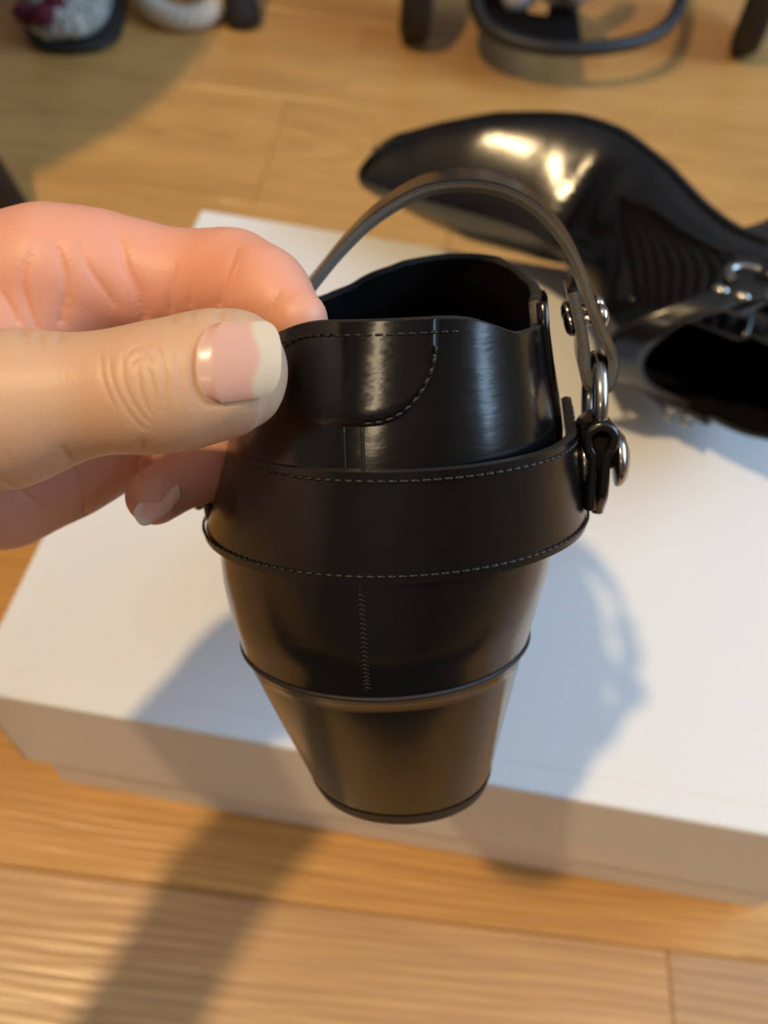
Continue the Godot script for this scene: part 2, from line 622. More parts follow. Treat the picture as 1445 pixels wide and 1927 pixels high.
	var lean := b.lean
	for j in 9:
		var t := j / 8.0
		var row := []
		var rin := []
		for i in 81:
			var q := i / 80.0 * 2.0 - 1.0
			var w := lerpf(40.4, 34.2, t)
			var c := lerpf(1.2, 4.0, t) if lean > 0 else 0.0
			var zb := lerpf(3.5, 4.2, t)
			var g := q * PI * 0.5 / 0.80
			var x: float
			var z: float
			var d := 0.95 * w
			if absf(q) <= 0.8:
				x = w * sin(g); z = zb - d + d * cos(g)
			else:
				x = w * signf(q); z = zb - d - (absf(q) - 0.8) * 55.0
			var rise := smoothstep(0.78, 1.0, absf(q))
			var y := lerpf(23.7 + 3.0 * rise, 43.8 + 4.0 * rise, t)
			var n := Vector3(x - c * 0.0, 2.0, z - zb + d).normalized() if absf(q) <= 0.8 else Vector3(signf(q), 0.1, 0)
			row.append(Vector3(x + c, y, z))
			rin.append(Vector3(x + c, y, z) - n * 2.0)
			if j == 8: up_line.append(Vector3(x + c, y - 1.5, z) + n * 0.12)
			if j == 0: lo_line.append(Vector3(x + c * 1.05, y + 1.5, z) + n * 0.12)
		outer.append(row); inn.append(rin)
	s = Shape.new()
	s.grid(mm(outer))
	s.grid(mm(inn), false, true)
	var heel_strap := obj("heel_strap", s.mesh(), M.strap, root, "wide black leather strap standing off the heel")
	s = Shape.new()
	for e in [[outer[8], inn[8], 0.35], [inn[0], outer[0], -0.35]]:
		var mid_row := []
		for i in 81: mid_row.append((e[0][i] + e[1][i]) / 2 + Vector3(0, e[2], 0))
		s.grid(mm([e[0], mid_row, e[1]]))
	for i in [0, 80]:
		var ea := []
		var eb := []
		for j in 9:
			ea.append(outer[j][i]); eb.append(inn[j][i])
		s.grid(mm([ea, eb]))
	obj("strap_edge", s.mesh(), M.edge, heel_strap)
	s = Shape.new()
	stitches(s, mm([up_line])[0], 1.85 * MM, 1.6 * MM, 0.33 * MM)
	stitches(s, mm([lo_line])[0], 1.85 * MM, 1.6 * MM, 0.33 * MM)
	obj("strap_stitching", s.mesh(), M.thread, heel_strap, "", "stuff")
	# instep strap with its ends folded round the rings
	var px := [[37.2, 70.5], [38.2, 66], [39.3, 60.5], [39.6, 56], [40.4, 53.4], [42.2, 52.6], [44.0, 53.4], [44.9, 57.5], [43.4, 61.5]]
	var path := []
	for p in px: path.append(Vector3(p[0], p[1], -33.0 - (p[1] - 55.0) * 0.25))
	path.append_array([Vector3(41.0, 67.5, -39), Vector3(39.3, 73.5, -42), Vector3(36.5, 79.5, -46), Vector3(31.5, 86, -51), Vector3(25, 90.4, -55), Vector3(17, 92.4, -58), Vector3(7.5, 91.6, -58), Vector3(-2, 86.8, -55), Vector3(-9.5, 80.2, -51), Vector3(-16, 72.6, -46), Vector3(-23, 65, -42)])
	var left_ring := Vector3(-35.0, 47.5, -34)
	path.append_array([Vector3(-31, 58, -37), Vector3(-36.5, 54.4, -34), Vector3(-36.2, 51, -34), Vector3(-34, 50.6, -34), Vector3(-32.6, 53, -34), Vector3(-30.5, 57, -36.5), Vector3(-26, 61.5, -39)])
	var arc := curve_points(path, 7)
	var across := []
	var near_edge := []
	for k in arc.size():
		var f := float(k) / (arc.size() - 1)
		var w := lerpf(11.0, 18.5, smoothstep(0.36, 0.55, f) * smoothstep(0.92, 0.74, f))
		var dir := Vector3(0, 0.235, -0.972)
		arc[k] += dir * (w - 11.0) / 2 - Vector3(0, 1.1, 0) * smoothstep(0.36, 0.55, f) * smoothstep(0.92, 0.74, f)
		across.append(dir * w * MM)
		near_edge.append((arc[k] - dir * (w / 2 - 0.15)))
	s = Shape.new()
	ribbon(s, mm([arc])[0], across, 2.0 * MM)
	var loop := obj("instep_strap", s.mesh(), M.strap, root, "black leather strap arching over the opening")
	s = Shape.new()
	ribbon(s, mm([near_edge])[0], Vector3(0, 0.235, -0.972) * 0.8 * MM, 2.15 * MM)
	obj("cut_edge", s.mesh(), M.raw, loop, "rough grey cut edge of the strap")
	for e in [[42.2, 48.2, -33.5, 1.0], [left_ring.x, left_ring.y - 4.0, left_ring.z, -1.0]]:
		var c := Vector3(e[0], e[1], e[2])
		# ring
		s = Shape.new()
		line = []
		for i in 40:
			var g := TAU * i / 40
			line.append(c + Vector3(0, 8.3 * cos(g), 8.8 * sin(g)))
		tube(s, mm([line])[0], 1.5 * MM, 12, true)
		obj("ring", s.mesh(), M.steel, root, "round steel ring")
		# rivet through the folded end of the instep strap
		for k in 2:
			s = Shape.new()
			var o := c + Vector3(-3.9 * e[3], 15.2, -1.2) + Vector3(0, 0.235, -0.972) * 6.0 * k
			var ax := Vector3(e[3], 0.22, 0)
			lathe(s, mm_profile([[0, -2.4], [1.6, -2.2], [2.5, -1.5], [2.6, -0.8], [1.2, -0.4], [1.2, 4.2], [2.4, 4.6], [2.3, 5.4], [1.3, 6.2], [0, 6.4]]), o * MM, ax)
			obj("rivet", s.mesh(), M.steel, loop)
		# lower tab: up inside, over the ring, down outside
		s = Shape.new()
		var tab := []
		for p in [[-1.2, -21.0], [-1.2, -15.0], [-1.15, -10.5], [-2.2, -8.0], [-2.3, -5.4], [0.0, -3.9], [2.3, -5.4], [2.3, -8.0], [1.15, -10.5], [1.1, -15.0], [1.0, -19.5], [0.8, -23.0]]:
			tab.append(c + Vector3(p[0] * e[3], p[1] + 1.0, 4.5 + (p[1] + 12.0) * 0.1))
		var tl := curve_points(tab, 6)
		var wl := []
		for i in tl.size():
			var f := smoothstep(0.86, 1.0, float(i) / (tl.size() - 1))
			wl.append(Vector3(0, 0, -13.0 + 8.0 * f) * MM)
		ribbon(s, mm([tl])[0], wl, 2.1 * MM)
		var to := obj("ring_tab", s.mesh(), M.strap, root, "black leather tab folded round the ring")
		s = Shape.new()
		ribbon(s, mm([[c + Vector3(0, -5.4, 4.9), c + Vector3(0, -8.0, 4.9), c + Vector3(0, -11.5, 4.7)]])[0], Vector3(0, 0, -12.6) * MM, 3.6 * MM)
		obj("tab_core", s.mesh(), M.lining, to)
		s = Shape.new()
		lathe(s, mm_profile([[0, -4.6], [4.2, -4.4], [4.9, -3.8], [4.9, -3.0], [2.0, -2.8], [2.0, 2.4], [5.4, 2.6], [5.7, 3.1], [5.4, 3.9], [4.4, 4.7], [2.4, 5.3], [0, 5.5]]), (c + Vector3(0.9 * e[3], -10.8, 5.5)) * MM, Vector3(e[3], 0.06, 0.0), 32)
		obj("rivet", s.mesh(), M.steel, to, "domed steel rivet")
	if not held: return

func mm_profile(p: Array) -> Array:
	var out := []
	for q in p: out.append([q[0] * MM, q[1] * MM])
	return out

func boots():
	var b := Boot.new()
	b.host = self
	b.sole = [[-265.7, -7.0], [-237.7, -10.0], [-195.6, -20.0], [-158.2, -27.0], [-111.4, -16.0], [-74.0, -4.0], [-55.0, 0.0], [5.0, 0.0]]
	b.top = func(z: float, side: float) -> float:
		if z > -12.0: return lerpf(67.5, 63.6, smoothstep(-1.0, -11.0, z))
		if z > -26.5: return lerpf(63.6, 63.2, smoothstep(-12.0, -26.0, z))
		var x := b.half(z, 71.0)
		var crown := 67.4 + 13.5 * maxf(0.0, 1.0 - pow(x / 25.5, 1.8))
		return lerpf(63.2, crown, smoothstep(-26.5, -28.5, z))
	var t := Transform3D(Basis(Vector3(0.984948, 0.169264, -0.035024), Vector3(-0.157615, 0.796325, -0.583972), Vector3(-0.070955, 0.580703, 0.811018)), Vector3(0.0023645, 0.2981306, -0.0611687))
	make_boot(thing("ankle_boot", "black leather ankle boot held up by its collar, heel towards the viewer", "boot", t, "pair of black ankle boots"), b, true)
	var c := Boot.new()
	c.host = self
	c.lean = 0.0
	c.fold = 1.0
	c.width = [[-262.0, 0.0], [-261.0, 6.0], [-257.5, 11.0], [-250.0, 17.0], [-228.0, 27.0], [-198.9, 37.0], [-157.7, 42.0], [-106.3, 36.0], [-60.0, 30.5], [-30.0, 31.1], [5.0, 31.1]]
	c.ridge = [[-264.0, 10.0], [-261.5, 18.0], [-256.0, 25.0], [-240.0, 29.0], [-204.0, 37.5], [-152.6, 50.0], [-111.4, 62.0], [-88.8, 78.0], [-76.0, 81.0], [-62.1, 105.0], [-40.0, 200.0], [5.0, 300.0]]
	c.sole = [[-265.7, 10.0], [-242.4, 4.0], [-205.0, -12.0], [-167.5, -29.0], [-134.8, -37.0], [-102.1, -27.0], [-74.0, -11.0], [-52.0, -3.0], [5.0, 0.0]]
	c.top = b.top
	var zz := Vector3(0.855, 0.07, 0.51).normalized()
	var yy := Vector3(-zz.z, 0.0, zz.x).normalized()
	var xx := yy.cross(zz)
	t = Transform3D(Basis(xx, yy, zz), Vector3(0.198, LID + 0.056, -0.328))
	var hinge := Vector3(0.035, -0.030, 0)         # rolled a little towards the viewer about the upper edge of its sole
	t = t * Transform3D(Basis(), hinge) * Transform3D(Basis(Vector3.BACK, deg_to_rad(-ROLL)), Vector3.ZERO) * Transform3D(Basis(), -hinge)
	Shape.tail = 0.5
	make_boot(thing("ankle_boot", "black leather ankle boot lying on its side on the box, toe to the left", "boot", t, "pair of black ankle boots"), c, false)
	Shape.tail = 0.0

# ------------------------------------------------------------------ the hand

var bones := []      # [a, b, ra, rb, group]
var grooves := []    # [a, b]
const GROUPS := 5

func chain(group: int, pts: Array):      # x, y, depth in mm, half width: each seen from the lens
	var prev = null
	for p in pts:
		var d: float = p[2] * MM
		var q := [seen_at(p[0], p[1], d), p[3] * d / FOCAL]
		if prev: bones.append([prev[0], q[0], prev[1], q[1], group])
		prev = q

func capsule(p: Vector3, b: Array) -> float:
	var a: Vector3 = b[0]
	var ab: Vector3 = b[1] - a
	var t := clampf((p - a).dot(ab) / maxf(ab.length_squared(), 1e-12), 0.0, 1.0)
	return (p - a - ab * t).length() - lerpf(b[2], b[3], t)

func smin(a: float, b: float, k: float) -> float:
	var h := maxf(k - absf(a - b), 0.0) / k
	return minf(a, b) - h * h * k * 0.25

func field(p: Vector3, list: Array, creases: Array) -> float:
	var g := [1.0, 1.0, 1.0, 1.0, 1.0]
	for b in list: g[b[4]] = smin(g[b[4]], capsule(p, b), 0.006)
	var d := 1.0
	for x in g: d = smin(d, x, 0.0022)
	var cut := 0.0
	for c in creases:
		var a: Vector3 = c[0]
		var ab: Vector3 = c[1] - a
		var t := clampf((p - a).dot(ab) / ab.length_squared(), 0.0, 1.0)
		var q: float = (p - a - ab * t).length() / c[2]
		if q < 8.0: cut = maxf(cut, c[3] * (0.62 * exp(-q * q) + 0.38 * exp(-q * q / 9.0)))
	return d + cut

func gradient(p: Vector3, list, creases) -> Vector3:
	var e := 0.00025
	return Vector3(field(p + Vector3(e, 0, 0), list, creases) - field(p - Vector3(e, 0, 0), list, creases), field(p + Vector3(0, e, 0), list, creases) - field(p - Vector3(0, e, 0), list, creases), field(p + Vector3(0, 0, e), list, creases) - field(p - Vector3(0, 0, e), list, creases)).normalized()

# a crease: a narrow cut with a soft fold round it, tapering at both ends
func groove(pts: Array, wide: float, deep: float):
	var flat := []
	for p in pts: flat.append(Vector3(p[0], p[1], 0))
	var line := curve_points(flat, 4)
	var on := []
	for p in line:
		var dir := seen_at(p.x, p.y, 1.0) - cam_at
		var t := 0.10
		for i in 80:
			var d := field(cam_at + dir * t, bones, [])
			if d < 0.00003: break
			t += d * 0.7
		on.append(cam_at + dir * t if t < 0.22 else null)
	for i in line.size() - 1:
		if on[i] == null or on[i + 1] == null: continue
		if (on[i] - on[i + 1]).length() > 0.004: continue
		var f := sqrt(sin(PI * (i + 0.5) / (line.size() - 1)))
		grooves.append([on[i], on[i + 1], wide * MM, deep * MM * f])

# surface nets over blocks of cells near the surface
func net(cell: float, lo: Vector3, hi: Vector3) -> ArrayMesh:
	var B := 8
	var size := cell * B
	var nb := Vector3i(((hi - lo) / size).ceil())
	var values := {}
	var verts := PackedVector3Array()
	var norms := PackedVector3Array()
	var tints := PackedColorArray()
	var ids := {}
	var index := PackedInt32Array()
	var reach := size * 0.9
	for bx in nb.x: for by in nb.y: for bz in nb.z:
		var o := lo + Vector3(bx, by, bz) * size
		var mid := o + Vector3.ONE * size / 2
		var near := []
		var best := 1.0
		for b in bones:
			var d := capsule(mid, b)
			best = minf(best, d)
			if d < reach + 0.012: near.append(b)
		if best > reach + 0.003 or field(mid, bones, []) < -reach - 0.003: continue
		var cr := []
		for c in grooves:
			if ((c[0] + c[1]) / 2 - mid).length() < reach + c[2] * 9.0 + (c[1] - c[0]).length() / 2: cr.append(c)
		var n := B + 1
		var f := PackedFloat32Array()
		f.resize(n * n * n)
		for i in n: for j in n: for k in n:
			f[(i * n + j) * n + k] = field(lo + Vector3(bx * B + i, by * B + j, bz * B + k) * cell, near, cr)
		for i in B: for j in B: for k in B:
			var sum := Vector3.ZERO
			var count := 0
			var c0 := (i * n + j) * n + k
			var f0 := f[c0]
			var inside := 0
			for q in 8:
				if f[c0 + (q & 1) * n * n + ((q >> 1) & 1) * n + (q >> 2)] < 0: inside += 1
			if inside == 0 or inside == 8: continue
			for q in 8:
				var qa := f[c0 + (q & 1) * n * n + ((q >> 1) & 1) * n + (q >> 2)]
				for ax in 3:
					if (q >> ax) & 1: continue
					var r := q | (1 << ax)
					var qb := f[c0 + (r & 1) * n * n + ((r >> 1) & 1) * n + (r >> 2)]
					if (qa < 0) == (qb < 0): continue
					var p := Vector3(q & 1, (q >> 1) & 1, q >> 2)
					p[ax] += qa / (qa - qb)
					sum += p; count += 1
			var pos := o + (Vector3(i, j, k) + sum / count) * cell
			ids[Vector3i(bx * B + i, by * B + j, bz * B + k)] = verts.size()
			verts.append(pos)
			norms.append(gradient(pos, near, cr))
			tints.append(skin_tint(pos, near))
			if true: values[Vector3i(bx * B + i, by * B + j, bz * B + k)] = [f0 < 0, f[c0 + n * n] < 0, f[c0 + n] < 0, f[c0 + 1] < 0]
	for at in values:
		var s: Array = values[at]
		for ax in 3:
			if s[0] == s[ax + 1]: continue
			var u := Vector3i.ZERO; u[(ax + 1) % 3] = 1
			var w := Vector3i.ZERO; w[(ax + 2) % 3] = 1
			if not (ids.has(at - u) and ids.has(at - w) and ids.has(at - u - w)): continue
			var a: int = ids[at]; var b: int = ids[at - u]; var c: int = ids[at - u - w]; var d: int = ids[at - w]
			if s[0]: index.append_array([a, c, b, a, d, c])
			else: index.append_array([a, b, c, a, c, d])
	# close what stayed open
	var once := {}
	for q in index.size() / 3:
		for e in 3:
			var u: int = index[q * 3 + e]; var w: int = index[q * 3 + (e + 1) % 3]
			if once.has(Vector2i(w, u)): once.erase(Vector2i(w, u))
			else: once[Vector2i(u, w)] = true
	var follow := {}
	for e in once: follow[e.y] = e.x
	while follow.size():
		var first: int = follow.keys()[0]
		var ring := [first]
		var k: int = follow[first]
		follow.erase(first)
		while k != first and follow.has(k) and ring.size() < 64:
			ring.append(k)
			var next: int = follow[k]
			follow.erase(k)
			k = next
		if k != first: continue
		var p := Vector3.ZERO
		var n := Vector3.ZERO
		for i in ring:
			p += verts[i] / ring.size()
			n += norms[i]
		for i in ring.size(): index.append_array([ring[i], ring[(i + 1) % ring.size()], verts.size()])
		verts.append(p); norms.append(n.normalized()); tints.append(tints[first])
	# finer triangles along the creases
	for pass_ in 2:
		var buckets := {}
		for c in grooves:
			var r: float = c[2] * (4.0 if pass_ == 0 else 2.4) + 0.0006
			var a: Vector3 = c[0]; var b: Vector3 = c[1]
			var l := ((a.min(b) - Vector3.ONE * r) / 0.004).floor()
			var h := ((a.max(b) + Vector3.ONE * r) / 0.004).floor()
			for x in range(l.x, h.x + 1): for y in range(l.y, h.y + 1): for z in range(l.z, h.z + 1):
				var key := Vector3i(x, y, z)
				if not buckets.has(key): buckets[key] = []
				buckets[key].append([c, r])
		var close := PackedByteArray()
		close.resize(verts.size())
		for i in verts.size():
			for e in buckets.get(Vector3i((verts[i] / 0.004).floor()), []):
				var a: Vector3 = e[0][0]
				var ab: Vector3 = e[0][1] - a
				var t := clampf((verts[i] - a).dot(ab) / ab.length_squared(), 0.0, 1.0)
				if (verts[i] - a - ab * t).length() < e[1]: close[i] = 1; break
		var split := {}
		var triangles := index.size() / 3
		for q in triangles:
			var k := [index[q * 3], index[q * 3 + 1], index[q * 3 + 2]]
			if close[k[0]] + close[k[1]] + close[k[2]] < 2: continue
			for e in 3:
				var u: int = mini(k[e], k[(e + 1) % 3]); var w: int = maxi(k[e], k[(e + 1) % 3])
				if not split.has(u * 4000000 + w):
					var p := (verts[u] + verts[w]) / 2
					var list := []
					for b in bones:
						if capsule(p, b) < 0.014: list.append(b)
					var cr := []
					for c in grooves:
						if ((c[0] + c[1]) / 2 - p).length() < c[2] * 9.0 + (c[1] - c[0]).length() / 2: cr.append(c)
					var n := (norms[u] + norms[w]).normalized()
					p -= n * clampf(field(p, list, cr), -0.0005, 0.0005)
					split[u * 4000000 + w] = verts.size()
					verts.append(p)
					var g := gradient(p, list, cr)
					norms.append(g if g.dot(n) > 0.2 else n)
					tints.append((tints[u] + tints[w]) / 2)
		var fresh := PackedInt32Array()
		for q in triangles:
			var k := [index[q * 3], index[q * 3 + 1], index[q * 3 + 2]]
			var m := []
			var cut := 0
			for e in 3:
				m.append(split.get(mini(k[e], k[(e + 1) % 3]) * 4000000 + maxi(k[e], k[(e + 1) % 3]), -1))
				if m[e] >= 0: cut += 1
			if cut == 0: fresh.append_array(k)
			elif cut == 3: fresh.append_array([k[0], m[0], m[2], m[0], k[1], m[1], m[2], m[1], k[2], m[0], m[1], m[2]])
			else:
				var s0 := 0
				while m[s0] < 0 or (cut == 2 and m[(s0 + 2) % 3] >= 0): s0 += 1
				var a: int = k[s0]; var b: int = k[(s0 + 1) % 3]; var c: int = k[(s0 + 2) % 3]
				if cut == 1: fresh.append_array([a, m[s0], c, m[s0], b, c])
				else: fresh.append_array([a, m[s0], c, m[s0], m[(s0 + 1) % 3], c, m[s0], b, m[(s0 + 1) % 3]])
		index = fresh
	var arr := []
	arr.resize(Mesh.ARRAY_MAX)
	arr[Mesh.ARRAY_VERTEX] = verts
	arr[Mesh.ARRAY_NORMAL] = norms
	arr[Mesh.ARRAY_COLOR] = tints
	arr[Mesh.ARRAY_INDEX] = index
	var m := ArrayMesh.new()
	m.add_surface_from_arrays(Mesh.PRIMITIVE_TRIANGLES, arr)
	return m

const TONES := [Color(0.70, 0.43, 0.27), Color(0.84, 0.385, 0.265), Color(0.70, 0.35, 0.245), Color(0.64, 0.33, 0.24), Color(0.70, 0.39, 0.27)]
func skin_tint(p: Vector3, list: Array) -> Color:
	var sum := Color(0, 0, 0)
	var total := 0.0
	for b in list:
		var w := 1.0 / (0.002 + maxf(0.0, capsule(p, b) + 0.002))
		w = w * w
		sum += TONES[b[4]] * w
		total += w
	var c := sum / total
	c.a = 1.0
	return c

# a nail: rows across, seen as a patch between four corners, laid on the skin
func nail(parent, corners: Array, toward: Vector3, lift: float, free_edge: float, arch: float, label := ""):
	var s := Shape.new()
	var rows := []
	var deep := []
	for v in [0.12, 0.60]:
		var p: Vector3 = (corners[0].lerp(corners[1], v) + corners[3].lerp(corners[2], v)) / 2 + toward * 0.02
		var t := 0.0
		for k in 60:
			var d := field(p - toward * t, bones, [])
			if d < 0.00005: break
			t += d * 0.8
		deep.append(t - 0.02)
	for j in 37:
		var v := j / 36.0
		var row := []
		for i in 29:
			var u := i / 28.0 * 2.0 - 1.0
			var bow := 0.0
			if v < 0.3: bow = (1.0 - sqrt(1.0 - pow(absf(u), 2.6) * 0.98)) * 0.30 * (1.0 - v / 0.3)
			if v > 0.7: bow = -(1.0 - sqrt(1.0 - pow(absf(u), 2.8) * 0.98)) * 0.22 * (v - 0.7) / 0.3
			var vv := v + bow
			var a: Vector3 = corners[0].lerp(corners[1], vv)
			var b: Vector3 = corners[3].lerp(corners[2], vv)
			var sag := arch * (1.0 - sqrt(1.0 - u * u * 0.72))
			row.append(a.lerp(b, i / 28.0) - toward * (lerpf(deep[0], deep[1], (vv - 0.12) / 0.48) + sag - lift * smoothstep(-0.05, 0.25, v) + 0.0016 * pow(maxf(vv - 0.5, 0.0), 2.0)))
		rows.append(row)
	s.grid(rows)
	for j in 37:
		for i in 29:
			var v := j / 36.0
			var k := smoothstep(free_edge - 0.06, free_edge + 0.05, v + 0.05 * sin(i * 0.30 + 0.8))
			var lun := smoothstep(0.26, 0.16, v + 0.25 * pow(i / 14.0 - 1.0, 2.0)) * 0.5
			s.cl.append(Color(0.74, 0.42, 0.33).lerp(Color(0.78, 0.55, 0.45), lun).lerp(Color(0.72, 0.62, 0.47), k))
	var back := []
	for r in rows:
		var q := []
		for p in r: q.append(p - toward * 0.0005)
		back.append(q)
	s.grid(back, false, true)
	while s.cl.size() < s.v.size(): s.cl.append(Color(0.6, 0.45, 0.35))
	obj("fingernail", s.mesh(), M.nail, parent, label)

func hand():
	# thumb
	chain(0, [[-330, 850, 150, 150], [-150, 800, 136, 140], [0, 774, 130.5, 131], [60, 758, 129, 112], [115, 750, 128.5, 93], [200, 738, 128, 86], [270, 735, 127.5, 97], [345, 723, 127.5, 102], [425, 702, 128.5, 92], [444, 697, 129.5, 68]])
	chain(0, [[425, 692, 129, 80], [454, 662, 130, 50]])
	chain(0, [[425, 702, 129.5, 80], [458, 724, 131.5, 49]])
	# index finger, its tip inside the collar
	chain(1, [[-160, 560, 168, 130], [0, 548, 162, 118], [100, 524, 161, 122], [200, 524, 162, 107], [300, 535, 162, 91], [400, 531, 160, 79], [447, 527, 157, 75], [500, 553, 151, 70], [560, 602, 145, 57]])
	# palm and the ball between thumb and index
	chain(2, [[-200, 760, 165, 200], [0, 640, 160, 120], [110, 590, 160, 80], [205, 590, 162, 55]])
	chain(2, [[-200, 900, 172, 170], [0, 900, 170, 122], [120, 850, 172, 113], [200, 815, 174, 95], [300, 795, 178, 70]])
	chain(2, [[-330, 850, 150, 150], [-200, 900, 172, 170]])
	# curled fingers
	chain(3, [[200, 815, 176, 90], [330, 800, 186, 62], [415, 830, 178, 56], [398, 872, 170, 55], [291, 934, 162, 54]])
	chain(4, [[200, 790, 176, 80], [330, 780, 186, 62], [405, 805, 178, 50], [335, 845, 172, 42]])
	chain(4, [[300, 560, 180, 70], [430, 520, 182, 60], [512, 528, 176, 42]])
	# wrist and forearm, out to the left
	var w0 := seen_at(-265, 860, 0.160)
	bones.append([w0, Vector3(-0.148, 0.325, -0.020), 0.024, 0.0215, 2])
	bones.append([Vector3(-0.148, 0.325, -0.020), Vector3(-0.168, 0.328, 0.035), 0.0215, 0.022, 2])
	# creases
	for g in [[[206, 668], [210, 710], [226, 752], [252, 790], [272, 808]], [[232, 664], [231, 700], [240, 738], [262, 776], [282, 796]], [[261, 688], [262, 725], [272, 757], [285, 782]], [[276, 690], [285, 714], [290, 745], [288, 772]], [[303, 672], [310, 705], [309, 742], [300, 778]], [[235, 674], [250, 655], [275, 649], [297, 659], [305, 678]], [[332, 668], [338, 710], [333, 756]], [[188, 668], [195, 720], [216, 768]], [[247, 684], [258, 672], [276, 672], [286, 686]]]:
		groove(g, 0.26, 0.20)
	groove([[372, 650], [367, 700], [376, 752], [412, 764], [480, 752]], 0.45, 0.35)
	groove([[222, 440], [232, 490], [247, 525], [262, 560], [274, 604]], 0.7, 1.5)
	groove([[444, 470], [424, 525], [412, 572], [417, 608]], 0.5, 0.8)
	groove([[452, 490], [438, 530], [430, 570]], 0.35, 0.3)
	groove([[526, 545], [505, 580], [498, 604]], 0.5, 0.5)
	groove([[330, 500], [321, 550], [324, 605]], 0.4, 0.35)
	groove([[365, 510], [358, 560], [362, 605]], 0.35, 0.25)
	groove([[104, 460], [119, 510], [121, 560], [110, 640]], 0.6, 1.0)
	groove([[150, 450], [165, 500], [195, 545], [215, 575]], 0.6, 0.5)
	groove([[60, 470], [40, 530], [62, 600], [78, 650]], 0.5, 0.5)
	groove([[0, 545], [25, 590], [48, 640]], 0.5, 0.5)
	groove([[272, 834], [262, 870], [262, 905]], 0.5, 0.8)
	groove([[120, 846], [148, 900], [158, 960], [154, 985]], 0.5, 0.9)
	groove([[0, 905], [40, 925], [80, 960]], 0.5, 0.3)
	var lo := Vector3.ONE * 9.0
	var hi := -lo
	for b in bones:
		for e in 2:
			var r: float = b[2 + e] + 0.004
			lo = lo.min(b[e] - Vector3.ONE * r)
			hi = hi.max(b[e] + Vector3.ONE * r)
	var body := net(0.0007, lo, hi)
	var s := Shape.new()         # the forearm goes on out of the picture
	tube(s, curve_points([Vector3(-0.158, 0.326, 0.006), Vector3(-0.168, 0.328, 0.035), Vector3(-0.185, 0.328, 0.08), Vector3(-0.225, 0.33, 0.18), Vector3(-0.275, 0.333, 0.29)], 6), 0.02, 28, false, range(25).map(func(i): return 0.0205 + 0.00045 * i if i < 18 else 0.0286))
	for i in s.v.size(): s.cl.append(TONES[2])
	var parts := SurfaceTool.new()
	parts.append_from(body, 0, Transform3D())
	parts.append_from(s.mesh(), 0, Transform3D())
	var o := obj("person", parts.commit(), M.skin, self)
	tag(o, "bare left hand reaching in from the left, thumb and index finger pinching the boot collar", "person")
	var tw := (cam_at - seen_at(450, 680, 0.128)).normalized()
	nail(o, [seen_at(374, 612, 0.125), seen_at(527, 604, 0.125), seen_at(527, 742, 0.125), seen_at(374, 760, 0.125)], tw, 0.0009, 0.70, 0.0042, "thumbnail with a pale free edge")
	var tw2 := (cam_at - seen_at(290, 950, 0.16) - cam_u * 0.06 + cam_r * 0.01).normalized()
	nail(o, [seen_at(335, 905, 0.157), seen_at(244, 955, 0.157), seen_at(268, 992, 0.157), seen_at(345, 955, 0.157)], tw2, 0.0006, 0.84, 0.0015, "nail of a curled finger")

# ------------------------------------------------------------------ box, floor, room

func shoebox():
	var yaw := -0.05402
	var o := Vector3(-0.15360, 0, -0.11573)
	var W := 0.37120
	var D := 0.32345
	var t := Transform3D(Basis(Vector3(cos(yaw), 0, -sin(yaw)), Vector3.UP, Vector3(sin(yaw), 0, cos(yaw))), o)
	var box := thing("shoebox", "white cardboard shoebox with its deep lid on, lying on the wooden floor", "box", t)
	var e := 0.0048
	obj("base", box_mesh(Vector3(e, 0, -D + e), Vector3(W - 2 * e, LID - 0.004, D - 2 * e), 0.0012), M.card, box)
	# lid: a top and four thick skirts
	var s := Shape.new()
	var low := LID - 0.0810
	var th := 0.0026
	block(s, Vector3(0, LID - th, -D), Vector3(W, 0, 0), Vector3(0, th, 0), Vector3(0, 0, D), 0.0009)
	block(s, Vector3(0, low, -th), Vector3(W, 0, 0), Vector3(0, LID - low - 0.0008, 0), Vector3(0, 0, th), 0.0007)
	block(s, Vector3(0, low, -D), Vector3(W, 0, 0), Vector3(0, LID - low - 0.0008, 0), Vector3(0, 0, th), 0.0007)
	block(s, Vector3(0, low, -D), Vector3(th, 0, 0), Vector3(0, LID - low - 0.0008, 0), Vector3(0, 0, D), 0.0007)
	block(s, Vector3(W - th, low, -D), Vector3(th, 0, 0), Vector3(0, LID - low - 0.0008, 0), Vector3(0, 0, D), 0.0007)
	var lid := obj("lid", s.mesh(false), M.card, box)
	obj("lid_panel", box_mesh(Vector3(0.0105, LID - 0.0006, -D + 0.0105), Vector3(W - 0.021, 0.0009, D - 0.021), 0.0003), M.card, lid)

